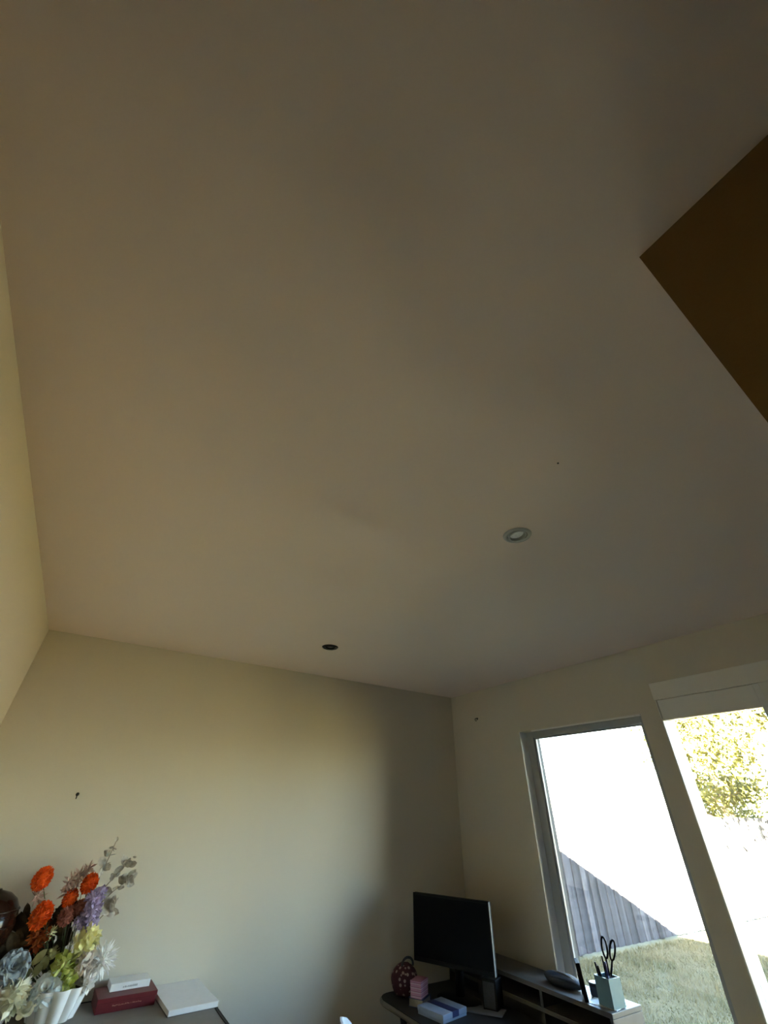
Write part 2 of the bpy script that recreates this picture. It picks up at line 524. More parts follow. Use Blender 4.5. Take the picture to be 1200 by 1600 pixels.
# ------------------------------------------------------------------ garden
lawn = MB()
n1, n2 = 60, 40
for_x = np.linspace(XL - 12, 34, n1)
for_y = np.linspace(-22, 30, n2)
vs = [(x, y, GZ) for y in for_y for x in for_x]
fs = [(j * n1 + i, j * n1 + i + 1, (j + 1) * n1 + i + 1, (j + 1) * n1 + i) for j in range(n2 - 1) for i in range(n1 - 1)]
struct(lawn.add(vs, fs).build('ground', M['lawn']))

# grass blades over the part of the lawn in view
NB = 50000
px = rng.uniform(3.2, 11.0, NB)
py = rng.uniform(0.2, FY - .12, NB)
clump = np.sin(px * 3.1 + 1.3 * np.sin(py * 2.3)) * np.sin(py * 3.7 + 1.1 * np.sin(px * 1.9))
h = rng.uniform(.025, .07, NB) * (1 + .55 * clump)
an = rng.uniform(0, 2 * PI, NB)
wd = rng.uniform(.005, .010, NB)
le = rng.uniform(-.05, .05, (NB, 2))
V = np.zeros((NB, 3, 3))
V[:, 0] = np.stack([px - wd * np.cos(an), py - wd * np.sin(an), np.full(NB, GZ)], 1)
V[:, 1] = np.stack([px + wd * np.cos(an), py + wd * np.sin(an), np.full(NB, GZ)], 1)
V[:, 2] = np.stack([px + le[:, 0], py + le[:, 1], GZ + h], 1)
me = bpy.data.meshes.new('grass')
me.vertices.add(NB * 3); me.vertices.foreach_set('co', V.reshape(-1))
me.loops.add(NB * 3); me.loops.foreach_set('vertex_index', np.arange(NB * 3, dtype=np.int32))
me.polygons.add(NB); me.polygons.foreach_set('loop_start', np.arange(0, NB * 3, 3, dtype=np.int32))
me.update(calc_edges=True); me.validate()
me.materials.append(M['grass'])
go = bpy.data.objects.new('lawn_grass', me); COL.objects.link(go)
go['label'] = 'short olive green lawn grass growing beyond the window'
go['category'] = 'grass'; go['kind'] = 'stuff'


def paling_fence(name, label, p0, p1, height, pitch, face):
    """upright palings nailed to two rails and posts; face = side the palings are on (+1 left of p0->p1)"""
    p0, p1 = Vector(p0), Vector(p1)
    d = (p1 - p0); L = d.length; d.normalize()
    root = thing(name, label, 'fence', p0)
    ang = math.atan2(d.y, d.x)
    R = Matrix.Translation(p0) @ Matrix.Rotation(ang, 4, 'Z')
    for z in (.35, height - .35):
        MB().box(0, L, .024, .060, z, z + .075, R).build('rail', M['fence'], root)
    n = int(L / 2.4) + 1
    post = None
    for i in range(n):
        x = min(i * 2.4, L - .1)
        o = MB().box(0, .09, .061, .151, 0, height - .1).build('post', M['fence']) if post is None else post.copy()
        if post is None: post = o
        else: COL.objects.link(o)
        o.parent = root
        o.matrix_basis = Matrix.Rotation(ang, 4, 'Z') @ Matrix.Translation((x, 0, 0))
    kinds = []
    for k in range(6):
        w = pitch + .014 + .004 * random.random()
        hh = height + random.uniform(-.015, .015)
        kinds.append(MB().box(-w / 2, w / 2, -.009, .010, .03, hh).build('board', M['fence'], bevel=.002, seg=1))
    nb_ = int(L / pitch)
    for i in range(nb_):
        k = i % 6 if i < 6 else random.randrange(6)
        o = kinds[i] if i < 6 else kinds[k].copy()
        if i >= 6: COL.objects.link(o)
        o.parent = root
        o.matrix_basis = Matrix.Rotation(ang, 4, 'Z') @ Matrix.Translation(((i + .5) * pitch, (-.0098 if i % 2 else .0098), 0)) @ Euler((random.uniform(-.003, .003), random.uniform(-.004, .004), random.uniform(-.004, .004))).to_matrix().to_4x4()
    return root


paling_fence('paling_fence', 'grey weathered paling fence running away along the left of the lawn', (3.0, FY, GZ), (22.0, FY, GZ), 1.85, .105, 1)
paling_fence('paling_fence', 'sunlit paling fence closing the far end of the lawn behind the trees', (22.1, FY, GZ), (22.1, -9.0, GZ), 1.75, .15, 1)


def tree(label, x, y, h, r, nl, seed, leafsize, low=.35):
    rg = np.random.default_rng(seed)
    root = thing('tree', label, 'tree', (x, y, GZ), 'trees beyond the lawn')
    tr = MB().tube([(x, y, GZ), (x + .05, y + .03, GZ + h * .3), (x - .04, y, GZ + h * .6), (x + .03, y + .05, GZ + h * .92)], [.16, .12, .08, .025], 8)
    tr.build('trunk', M['bark'], root, smooth=True)
    tips = []
    for k in range(16):
        a = k * 2.4 + rg.uniform(-.4, .4)
        z0 = GZ + h * rg.uniform(low, .8)
        rad = r * rg.uniform(.6, 1.0)
        e = Vector((x + rad * math.cos(a), y + rad * math.sin(a), z0 + rg.uniform(.1, .9)))
        s = Vector((x, y, z0))
        MB().tube([s, s.lerp(e, .5) + Vector((0, 0, .12)), e], [.045, .028, .010], 5).build('branch', M['bark'], root, smooth=True)
        tips += [s.lerp(e, t) for t in (.45, .65, .85, 1.0)]
    tips += [Vector((x, y, GZ + h * q)) for q in (.7, .85, .97)]
    # leaves in loose sprays round the branches
    c = np.array([tuple(tips[i]) for i in rg.integers(0, len(tips), nl)])
    c = c + rg.normal(0, 1, (nl, 3)) * np.array([.34, .34, .28]) * (r / 1.8)
    nrm = rg.normal(0, 1, (nl, 3)); nrm /= np.linalg.norm(nrm, axis=1)[:, None]
    u = np.cross(nrm, rg.normal(0, 1, (nl, 3))); u /= np.linalg.norm(u, axis=1)[:, None]
    w = np.cross(nrm, u)
    s = rg.uniform(.6, 1.2, nl)[:, None] * leafsize
    V = np.zeros((nl, 4, 3))
    V[:, 0] = c - u * s
    V[:, 1] = c + w * s * .5 + nrm * s * .12
    V[:, 2] = c + u * s
    V[:, 3] = c - w * s * .5 + nrm * s * .12
    V -= np.array([x, y, GZ])
    me = bpy.data.meshes.new('foliage')
    me.from_pydata(V.reshape(-1, 3).tolist(), [], [(4 * i, 4 * i + 1, 4 * i + 2, 4 * i + 3) for i in range(nl)])
    me.materials.append(M['leaf'])
    o = bpy.data.objects.new('foliage', me); COL.objects.link(o)
    o.parent = root
    o['kind'] = 'stuff'
    return root


tree('tall leafy tree filling the top of the right pane, nearest of the trees', 13.8, 4.7, 5.8, 2.4, 9000, 1, .085, .35)
tree('loose leafy tree farther back, behind the tallest tree', 17.0, 7.5, 5.2, 1.5, 5200, 2, .085)
tree('low bushy tree beyond the left fence, low in the right pane', 20.8, 9.3, 3.4, 1.3, 3600, 3, .08, .3)

# ------------------------------------------------------------------ ceiling lamps and hooks
def downlight(x, y, label, tilt, ring):
    t = thing('downlight', label, 'downlight', (x, y, ZC), 'recessed ceiling downlights')
    zc = ZC + ceil_wave(x, y)
    MB().lathe([(.0355, .004), (.0355, -.003), (.040, -.0065), (.0465, -.005), (.050, -.0005), (.050, .0005)], 40, (x, y, zc), close=True).build('trim_ring', M[ring], t, smooth='auto')
    MB().lathe([(.0350, -.002), (.0350, .060), (.0345, .060), (.0345, -.002)], 32, (x, y, zc), close=True).build('housing', M['darkmetal'], t, smooth='auto')
    Rm = Matrix.Translation((x, y, zc)) @ Euler((tilt[0], tilt[1], 0)).to_matrix().to_4x4()
    gm = MB().lathe([(.0335, .002), (.0325, -.006), (.0275, -.006), (.0262, .004), (.0262, .012), (.0335, .012)], 36, close=True)
    gm.v = [tuple(Rm @ Vector(p)) for p in gm.v]
    gr_ = gm.build('gimbal_ring', M[ring], t, smooth='auto')
    lm = MB().lathe([(.0001, .0045), (.012, .0035), (.0225, .0025), (.0250, .0045), (.0250, .030), (.012, .042), (.0001, .045)], 32)
    lm.v = [tuple(Rm @ Vector(p)) for p in lm.v]
    lb = lm.build('bulb', M['lens'], gr_, smooth='auto')
    lb['label'] = 'pale unlit lamp face'
    return t


downlight(*CEIL_LAMPS[0], 'larger looking recessed downlight with grey ring, nearer one in middle of ceiling', (-.144, -.07), 'enamel')
downlight(*CEIL_LAMPS[1], 'farther dark ringed recessed downlight, near the back wall', (.02, .04), 'darkmetal')


def screw_hook(x, y, z, n, label):
    """small screw hook driven into a wall whose inward normal is n"""
    t = thing('screw_hook', label, 'hook', (x, y, z))
    n = Vector(n); s = n.cross(Vector((0, 0, 1)))
    P = Vector((x, y, z))
    MB().tube([P - n * .002, P + n * .003], .008, 12).build('base_plate', M['darkmetal'], t)
    pts = [P, P + n * .018] + [P + n * (.018 + .009 * math.sin(a)) + Vector((0, 0, .009 * (math.cos(a) - 1))) + s * .0 for a in np.linspace(.3, 4.2, 8)]
    MB().tube(pts, .0028, 6).build('hook_wire', M['darkmetal'], t, smooth=True)


screw_hook(.026, YB, 1.626, (0, -1, 0), 'small dark hook screwed into the beige wall above the orange flowers')
screw_hook(XR, 2.70, 2.193, (-1, 0, 0), 'small dark hook high on the wall left of the window')
struct_dot = MB().lathe([(.0001, -.002), (.0024, -.0015), (.003, .001)], 12, (0.838, 0.459, ZC + ceil_wave(0.838, 0.459))).build('nail_head', M['darkmetal'])
tag(struct_dot, 'tiny dark nail head in the ceiling up and right of the nearer downlight', 'nail')

# ------------------------------------------------------------------ left table and what stands on it
TZ = .880
tb = thing('side_table', 'grey-brown laminate table with black edging against the back wall', 'table', (.20, 2.72, 0))
TX0, TX1, TY0, TY1 = XL + .02, .838, 2.43, YB - .004
box(TX0, TX1 - .012, TY0 + .012, TY1 - .008, TZ - .028, TZ).build('tabletop', M['table'], tb, bevel=.002)
e = MB()
e.box(TX1 - .0119, TX1, TY0, TY1, TZ - .029, TZ + .0015).box(TX0, TX1 - .012, TY0, TY0 + .0119, TZ - .029, TZ + .0015).box(TX0, TX1 - .012, TY1 - .0079, TY1, TZ - .029, TZ + .0015)
eo = e.build('edge_band', M['black'], tb)
eo['label'] = 'black edging'
for (lx, ly) in ((TX0 + .03, TY0 + .04), (TX1 - .08, TY0 + .04), (TX0 + .03, TY1 - .08), (TX1 - .08, TY1 - .08)):
    box(lx, lx + .045, ly, ly + .045, 0, TZ - .029).build('leg', M['black'], tb, bevel=.003)
box(TX0 + .076, TX1 - .081, TY1 - .07, TY1 - .05, TZ - .11, TZ - .029).build('apron', M['table'], tb)


def rbox(cx, cy, z, w, d, h, a):
    """matrix for a box turned by a about z, standing at z"""
    return Matrix.Translation((cx, cy, z)) @ Matrix.Rotation(a, 4, 'Z')


# red carton with a white box in front of its back
R = rbox(.487, 2.905, TZ, 0, 0, 0, math.radians(2))
rb = thing('red_carton', 'dark red card box with a line of pale print, lying beside the flowers', 'box', (.487, 2.905, TZ))
box(-.116, .116, -.078, .078, 0, .042, R).build('carton_body', M['red'], rb, bevel=.002)
lid = box(-.1175, .1175, -.0795, .0795, .028, .044, R).build('lid', M['red'], rb, bevel=.002)
pr = MB()
xx = -.055
rp = random.Random(3)
while xx < .058:                       # the print is too small to read in the photograph: letter-sized strokes only
    w = rp.uniform(.0035, .006)
    h0 = rp.choice((.0030, .0034, .0046))
    pr.box(xx, xx + .0012, -.0792, -.0785, .0175, .0175 + h0, R)
    if rp.random() < .8:
        zz = .0175 + rp.choice((.0, .0014, .0024))
        pr.box(xx + .0013, xx + w, -.0792, -.0785, zz, zz + .0010, R)
    if rp.random() < .6:
        pr.box(xx + w + .0001, xx + w + .0011, -.0792, -.0785, .0175, .0175 + .0030, R)
    xx += w + rp.uniform(.0020, .0030)
po = pr.build('print', M['gold'], rb)
wb = thing('white_box', 'small white card box with grey print lying on the red box', 'box', (.50, 2.935, TZ + .044))
R = rbox(.497, 2.94, TZ + .0442, 0, 0, 0, math.radians(2))
box(-.080, .080, -.047, .047, 0, .0215, R).build('carton_body', M['white'], wb, bevel=.0015)
box(-.0805, .0805, -.0475, .0475, .0205, .024, R).build('lid', M['white'], wb, bevel=.001)
pr = MB()
xx = -.030
while xx < .028:
    w = rp.uniform(.003, .006)
    pr.box(xx, xx + w, -.0478, -.0469, 0.008, 0.008 + rp.choice((.0045, .0055, .0065)), R)
    xx += w + rp.uniform(.001, .002)
pr.build('print', M['greyprint'], wb)

# white pad of paper
R = rbox(.726, 2.832, TZ, 0, 0, 0, math.radians(3.5))
nb_t = thing('paper_pad', 'thick white pad of paper lying at the right end of the table', 'paper pad', (.726, 2.832, TZ))
box(-.103, .103, -.166, .166, .0015, .0175, R).build('sheets', M['paper'], nb_t, bevel=.001)
box(-.105, .105, -.168, .168, .0178, .0195, R).build('cover', M['white'], nb_t, bevel=.0006)
box(-.105, .105, -.168, .168, 0, .0014, R).build('backing_board', M['shelf'], nb_t)


# ------------------------------------------------------------------ flowers
def leaf_geo(mb, base, d, length, width, up=None, curl=.2, n=3, tip=0.0):
    """one petal or leaf: a strip 2 x n quads from base along d, bent by curl, cupped across"""
    d = Vector(d).normalized()
    up = Vector(up) if up is not None else d.orthogonal()
    s = d.cross(up)
    if s.length < 1e-4:
        s = d.orthogonal()
    s.normalize()
    nn = s.cross(d).normalized()
    vs, fs = [], []
    for i in range(n + 1):
        t = i / n
        w = width * .5 * (math.sin(PI * min(1, (t * .86 + .10))) ** .8) * (1 if t < 1 else max(tip, .25))
        p = Vector(base) + d * (length * t) + nn * (curl * length * t * t)
        vs += [p - s * w + nn * (.18 * w), p - nn * (.10 * w), p + s * w + nn * (.18 * w)]
    for i in range(n):
        for k in range(2):
            fs.append((i * 3 + k, i * 3 + k + 1, (i + 1) * 3 + k + 1, (i + 1) * 3 + k))
    mb.add(vs, fs)


def fib(n):
    return [Vector((math.cos(i * 2.39996) * math.sqrt(max(0, 1 - z * z)), math.sin(i * 2.39996) * math.sqrt(max(0, 1 - z * z)), z))
            for i in range(n) for z in [1 - 2 * (i + .5) / n]]


def core(mb, c, rad, k=.62):
    c = Vector(c)
    mb.lathe([(.02 * rad[0], -rad[2] * k), (.6 * rad[0] * k, -rad[2] * k * .8), (rad[0] * k, 0), (.6 * rad[0] * k, rad[2] * k * .8), (.02 * rad[0], rad[2] * k)], 10, c)


def pompon(c, rad, n, pl, pw, axis=(0, 0, 1), seed=0, curl=.25, inner=.62, jit=.25):
    """dense round head of n petals around an ellipsoid"""
    rg = random.Random(seed)
    mb = MB()
    q = Vector((0, 0, 1)).rotation_difference(Vector(axis).normalized()).to_matrix().to_4x4()
    Mx = Matrix.Translation(c) @ q
    core(mb, (0, 0, 0), rad, inner)
    for p in fib(n):
        d = (p + Vector((rg.uniform(-jit, jit), rg.uniform(-jit, jit), rg.uniform(-jit, jit)))).normalized()
        b = Vector((p.x * rad[0] * inner, p.y * rad[1] * inner, p.z * rad[2] * inner))
        leaf_geo(mb, b, d, pl * rg.uniform(.8, 1.15), pw * rg.uniform(.8, 1.2), Vector((rg.uniform(-1, 1), rg.uniform(-1, 1), rg.uniform(-.3, 1))), curl * rg.uniform(-.5, 1.2), 2)
    mb.v = [tuple(Mx @ Vector(p)) for p in mb.v]
    return mb


def rose(c, r, axis, seed=0, layers=((.10, 4, 1.45, .62), (.26, 5, 1.30, .80), (.46, 6, 1.02, .95), (.70, 7, .66, 1.05), (.90, 7, .25, 1.05))):
    """petals of a rose: cupped sheets in layers round an axis; returns one builder per petal"""
    rg = random.Random(seed)
    out = []
    q = Vector((0, 0, 1)).rotation_difference(Vector(axis).normalized()).to_matrix().to_4x4()
    Mx = Matrix.Translation(c) @ q
    for li, (rr_, n, tilt, sz) in enumerate(layers):
        for k in range(n):
            mb = MB()
            a = 2 * PI * (k + .5 * (li % 2)) / n + rg.uniform(-.15, .15)
            tl = tilt + rg.uniform(-.12, .12)
            L = r * .82 * sz
            W = r * (.50 + .70 * rr_) * 1.15
            N = 6
            vs, fs = [], []
            ph = rg.uniform(0, 6)
            for i in range(N + 1):
                t = i / N
                for j in range(N + 1):
                    s = j / N * 2 - 1
                    wd_ = W * .5 * math.sin(PI * (.16 + .62 * t)) ** .7 * s
                    el = tl - .9 * max(0, t - .6) * (1.6 if li > 1 else .5)
                    cup = (.30 if li > 2 else .42) * W * s * s * (.4 + .6 * math.sin(PI * t))
                    rad_ = r * rr_ * .28 + L * t * math.cos(el) - cup * math.sin(tl)
                    z = L * t * math.sin(el) + cup * math.cos(tl) + .035 * r * math.sin(3 * s + ph) * t - .18 * r
                    vs.append(Mx @ Vector((rad_ * math.cos(a) - wd_ * math.sin(a), rad_ * math.sin(a) + wd_ * math.cos(a), z)))
            for i in range(N):
                for j in range(N):
                    fs.append((i * (N + 1) + j, i * (N + 1) + j + 1, (i + 1) * (N + 1) + j + 1, (i + 1) * (N + 1) + j))
            out.append(mb.add(vs, fs))
    return out


# planter: a low white vase with broad upright flutes
VC = (.218, 2.862)
pl = thing('fluted_planter', 'white ceramic vase with broad upright flutes holding the flowers', 'vase', (*VC, TZ))
lob = lambda an, r, z: r * (1 + .13 * abs(math.sin(an * 5.5 + .4)) - .03)
prof = [(.070, 0), (.078, .004), (.090, .04), (.103, .085), (.107, .100), (.102, .100), (.097, .085), (.084, .04), (.070, .012)]
MB().lathe(prof, 110, (*VC, TZ), lob).build('vase_body', M['ceramic'], pl, smooth='auto')
MB().lathe([(.001, .070), (.090, .070), (.090, .074), (.001, .074)], 30, (*VC, TZ)).build('soil', M['darkleaf'], pl)
PC2 = (.000, 2.83)
p2 = thing('round_pot', 'white round pot below the pale carnation and slate rose', 'vase', (*PC2, TZ))
MB().lathe([(.048, 0), (.055, .004), (.066, .04), (.068, .052), (.064, .052), (.060, .04), (.046, .010)], 48, (*PC2, TZ)).build('vase_body', M['ceramic'], p2, smooth='auto')
MB().lathe([(.001, .038), (.0585, .038), (.0585, .041), (.001, .041)], 24, (*PC2, TZ)).build('soil', M['darkleaf'], p2)

# dark glazed jar behind on the left
JC = (-.146, 2.87)
jr = thing('dark_jar', 'round glossy dark brown jar at the left edge beside the flowers', 'jar', (*JC, TZ))
MB().lathe([(.060, 0), (.066, .006), (.060, .06), (.056, .12), (.075, .18), (.106, .23), (.122, .275), (.124, .30), (.116, .342), (.095, .374), (.066, .394), (.030, .404), (.026, .409), (.002, .410)], 56, (*JC, TZ)).build('jar_body', M['darkbrown'], jr, smooth='auto')
hm = MB()
for k in range(5):
    zc_, rc_ = (.240, .265, .295, .322, .342)[k], (.1097, .1185, .1241, .1200, .1162)[k]
    hm.lathe([(rc_ + .0035, zc_), (rc_, zc_ + .0035), (rc_ - .003, zc_), (rc_, zc_ - .0035)], 48, (*JC, TZ), close=True)
hm.build('raised_bands', M['darkbrown'], jr, smooth=True)

ROOT1 = Vector((VC[0], VC[1], TZ + .0745))
ROOT2 = Vector((PC2[0], PC2[1], TZ + .0415))


def flower(name, label, cat, c, head, m, root, stem_m=None, stem_r=.0022, group='flowers in the white vases', off=None, hm_name='flower_head'):
    c = Vector(c)
    off = off or Vector(((c.x - root.x) * .22, (c.y - root.y) * .25, 0))
    b = root + off
    t = thing(name, label, cat, b, group)
    mid = b.lerp(c, .55) + Vector((0, 0, .03))
    MB().tube([b, mid, c], stem_r, 5).build('stem', stem_m or M['stem'], t, smooth=True)
    if isinstance(head, list):
        for p_ in head:
            p_.build('petal', m, t, smooth=True)
    else:
        head.build(hm_name, m, t, smooth=True)
    return t


G = None
FV = Vector((-.12, -.9, .35))           # heads look a little into the room
OR = [((.012, 2.850, 1.317), .036, 'orange pompon flower highest on the left of the bunch'),
      ((.058, 2.848, 1.197), .039, 'orange pompon flower directly below the highest orange one'),
      ((.203, 2.856, 1.292), .032, 'orange pompon flower at the right, above the lilac cluster'),
      ((.146, 2.872, 1.243), .028, 'small deep orange pompon flower in the middle of the bunch')]
for i, (c, r, lb) in enumerate(OR):
    flower('orange_pompon', lb, 'flower', c, pompon(c, (r, r, r * 1.25), 260, r * .36, r * .24, (.35, -.1, 1), i, .35, .76), M['orange'], ROOT1)
c = (.082, 2.872, 1.125)
flower('rust_flower', 'dark rust flower head low at the left under the orange pompons', 'flower', c, pompon(c, (.038, .036, .045), 90, .026, .016, (0, 0, 1), 11, .5), M['rust'], ROOT1)
c = (.118, 2.862, 1.135)
flower('yellow_bud_sprig', 'thin amber bud sprig beside the rust flower', 'flower', c, pompon(c, (.010, .010, .026), 26, .016, .009, (.5, 0, 1), 12, .3), M['yellow'], ROOT1)
for i, (c, r, lb) in enumerate([((.154, 2.850, 1.188), .031, 'dusty pink pompon flower in the middle, left of the lilac cluster'),
                                ((.196, 2.858, 1.212), .026, 'smaller dusty pink pompon flower touching the lilac cluster')]):
    flower('pink_pompon', lb, 'flower', c, pompon(c, (r, r, r * 1.1), 170, r * .42, r * .32, (.3, -.2, 1), 20 + i, .35, .72), M['rose'], ROOT1)
# lilac cluster: one branching stem of florets
lc = MB()
rg = random.Random(31)
for (c, r) in (((.236, 2.852, 1.240), .030), ((.262, 2.86, 1.252), .026), ((.250, 2.848, 1.200), .034), ((.228, 2.855, 1.190), .027), ((.256, 2.855, 1.158), .032), ((.215, 2.858, 1.165), .024)):
    p_ = pompon(c, (r, r, r * 1.15), 60, r * .6, r * .5, (0, 0, 1), rg.randrange(999), .5)
    lc.add(p_.v, p_.f)
flower('lilac_cluster', 'tall lilac flower cluster on the right of the bunch', 'flower', (.245, 2.856, 1.16), lc, M['lilac'], ROOT1)
# pale pink grass plumes
for i, (c, ax, lb) in enumerate([((.122, 2.872, 1.300), (.35, 0, 1), 'pale pink dried plume left of the middle, leaning right'),
                                 ((.152, 2.880, 1.310), (.25, 0, 1), 'pale pink dried plume in the middle of the bunch'),
                                 ((.178, 2.885, 1.330), (.55, 0, 1), 'pale pink dried plume nearest the right orange pompon'),
                                 ((.020, 2.860, 1.255), (-.2, 0, 1), 'small pale pink plume just under the highest orange pompon'),
                                 ((.128, 2.880, 1.262), (.2, 0, 1), 'short pale pink plume behind the middle orange pompon')]):
    flower('pink_plume', lb, 'dried flower', c, pompon(c, (.011, .011, .036 if i < 3 else .02), 26, .030, .010, ax, 40 + i, .2, .6, .5), M['mauve'], ROOT1, M['drystem'], .0014, 'dried flowers in the fluted vase')
# silver leaf sprigs
def sprig(label, pts, leaves, seed):
    rg = random.Random(seed)
    pts = [Vector(p) for p in pts]
    b = ROOT1 + Vector((.04, 0, 0))
    t = thing('silver_leaf_sprig', label, 'dried leaves', b, 'dried flowers in the fluted vase')
    MB().tube([b, b.lerp(pts[0], .5) + Vector((.01, 0, .03))] + pts, .0018, 5).build('stem', M['drystem'], t, smooth=True)
    for (c, n, L) in leaves:
        for k in range(n):
            mb = MB()
            d = Vector((rg.uniform(-.9, 1), rg.uniform(-1, .3), rg.uniform(-.5, 1)))
            leaf_geo(mb, Vector(c) + d * .002, d, 1.35 * L * rg.uniform(.8, 1.15), L * 1.05, (rg.uniform(-1, 1), -1, rg.uniform(-1, 1)), rg.uniform(.1, .5), 4)
            mb.build('leaf', M['greyleaf'], t, smooth=True)


sprig('silver leaf sprig that rises highest, against the beige wall', [(.225, 2.868, 1.25), (.238, 2.862, 1.32), (.252, 2.856, 1.40), (.258, 2.852, 1.445)],
      [((.240, 2.86, 1.355), 5, .032), ((.249, 2.857, 1.388), 3, .024), ((.254, 2.855, 1.415), 3, .018), ((.258, 2.852, 1.440), 2, .014)], 1)
sprig('silver leaf sprig leaning right with leaf pairs near the tip', [(.262, 2.868, 1.262), (.295, 2.862, 1.305), (.322, 2.856, 1.345), (.345, 2.85, 1.372)],
      [((.265, 2.866, 1.266), 1, .036), ((.300, 2.86, 1.308), 3, .022), ((.325, 2.856, 1.350), 6, .030), ((.343, 2.852, 1.350), 2, .026), ((.352, 2.85, 1.378), 1, .016)], 2)
sprig('silver leaf sprig with a thick tuft, second lowest on the right', [(.270, 2.868, 1.215), (.315, 2.86, 1.262), (.352, 2.853, 1.290), (.366, 2.85, 1.318)],
      [((.328, 2.858, 1.272), 2, .022), ((.352, 2.853, 1.290), 7, .034), ((.360, 2.851, 1.312), 3, .026)], 3)
sprig('short silver leaf sprig lowest on the right beside the lilac cluster', [(.275, 2.868, 1.15), (.300, 2.86, 1.18), (.322, 2.855, 1.205)],
      [((.318, 2.855, 1.198), 7, .034), ((.330, 2.852, 1.222), 2, .022)], 4)
# lower blooms
c = (.262, 2.835, 1.108)
flower('yellow_flower', 'pale yellow ruffled flower between the lilac cluster and the white ones', 'flower', c, pompon(c, (.044, .040, .044), 62, .034, .034, FV, 51, .5, .5), M['yellow'], ROOT1)
c = (.345, 2.84, 1.038)
flower('spiky_white_flower', 'white flower with thin spiky petals at the right end', 'flower', c, pompon(c, (.050, .046, .056), 150, .040, .010, (1, -.4, .3), 52, .15, .5, .35), M['whitepetal'], ROOT1)
c = (.285, 2.825, 1.040)
flower('blush_flower', 'blush white carnation left of the spiky white flower', 'flower', c, pompon(c, (.042, .040, .046), 80, .030, .028, FV, 53, .5, .55), M['blush'], ROOT1)
c = (.315, 2.80, .985)
flower('small_white_flower', 'small white flower hanging over the right rim of the vase', 'flower', c, pompon(c, (.026, .026, .024), 50, .020, .018, FV, 54, .5, .55), M['whitepetal'], ROOT1)
gm = MB()
for (c, r, sd) in (((.205, 2.82, 1.040), .044, 1), ((.232, 2.81, 1.005), .040, 2), ((.236, 2.800, .968), .032, 3)):
    p_ = pompon(c, (r, r, r), 56, r * .55, r * .62, (0, -.3, 1), 60 + sd, .45)
    gm.add(p_.v, p_.f)
flower('green_hydrangea', 'lime green hydrangea in the middle of the vase', 'flower', (.222, 2.825, 1.0), gm, M['lime'], ROOT1)
c = (.168, 2.795, .985)
flower('ice_blue_rose', 'ice blue rose in front at the left rim of the vase', 'flower', c, rose(c, .052, (-.25, -.8, .55), 71), M['ice'], ROOT1)
c = (.026, 2.815, 1.052)
flower('slate_rose', 'slate blue rose at the left edge, above the white carnation', 'flower', c, rose(c, .056, (.15, -.8, .5), 72), M['slate'], ROOT2)
c = (.062, 2.80, .972)
flower('white_carnation', 'large cream white carnation at the lower left', 'flower', c, pompon(c, (.056, .050, .052), 110, .036, .032, FV, 73, .5, .55), M['cream'], ROOT2)
c = (.128, 2.775, .930)
flower('cream_tulip', 'pale cream closed bloom drooping at the bottom between the two vases', 'flower', c, rose(c, .040, (-.35, -.4, .8), 74, ((.15, 4, 1.45, .9), (.35, 5, 1.3, 1.0), (.55, 5, 1.15, 1.05))), M['cream'], ROOT2)
c = (-.012, 2.79, .975)
flower('dusty_white_flower', 'dusty beige bloom cut by the left edge under the slate rose', 'flower', c, pompon(c, (.036, .036, .040), 70, .028, .026, FV, 75, .5, .55), M['blush'], ROOT2)
# loose leaves and buds
def leafspray(name, label, leaves, m, seed, root):
    rg = random.Random(seed)
    t = thing(name, label, 'leaves', root, 'leaves in the white vases')
    for (c, d, L, W) in leaves:
        MB().tube([root, root.lerp(Vector(c), .6), c], .0016, 5).build('stem', M['stem'], t, smooth=True)
        mb = MB()
        leaf_geo(mb, c, d, L, W, (-.2, -1, .4), .12, 5)
        mb.build('leaf', m, t, smooth=True)


leafspray('olive_leaf_spray', 'olive green pointed leaves standing up behind the ice blue rose',
          [((.088, 2.84, 1.050), (.7, -.1, .75), .058, .030), ((.105, 2.845, 1.015), (.3, -.2, .5), .05, .032), ((.060, 2.842, 1.010), (.6, -.2, .4), .05, .030), ((.135, 2.845, 1.03), (-.1, -.2, .6), .05, .034)], M['oliveleaf'], 1, ROOT1 + Vector((-.05, 0, 0)))
c = (.150, 2.842, 1.078)
flower('olive_bud', 'round pale olive bud above the green hydrangea', 'flower bud', c, pompon(c, (.018, .018, .018), 26, .010, .016, (0, 0, 1), 81, .6, .8), M['oliveleaf'], ROOT1)
rgl = random.Random(90)
leafspray('dark_leaf_spray', 'dark brown leaves filling the bunch behind the rust flower',
          [((rgl.uniform(.005, .19), rgl.uniform(2.875, 2.915), rgl.uniform(1.02, 1.19)), (rgl.uniform(-.8, .8), rgl.uniform(-.4, .3), rgl.uniform(.2, 1)), rgl.uniform(.05, .08), rgl.uniform(.025, .045)) for k in range(46)], M['darkleaf'], 2, ROOT1 + Vector((-.02, .02, 0)))
leafspray('dark_leaf_spray', 'added dark leaves standing in for shade between the dark jar and orange pompon flowers',
          [((rgl.uniform(-.045, .055), rgl.uniform(2.875, 2.925), rgl.uniform(1.03, 1.17)), (rgl.uniform(-.6, .8), rgl.uniform(-.3, .3), rgl.uniform(.2, 1)), rgl.uniform(.06, .085), rgl.uniform(.035, .05)) for k in range(30)], M['darkleaf'], 3, ROOT2 + Vector((.01, .02, 0)))  # extra leaves added to darken the shaded gap beside the jar

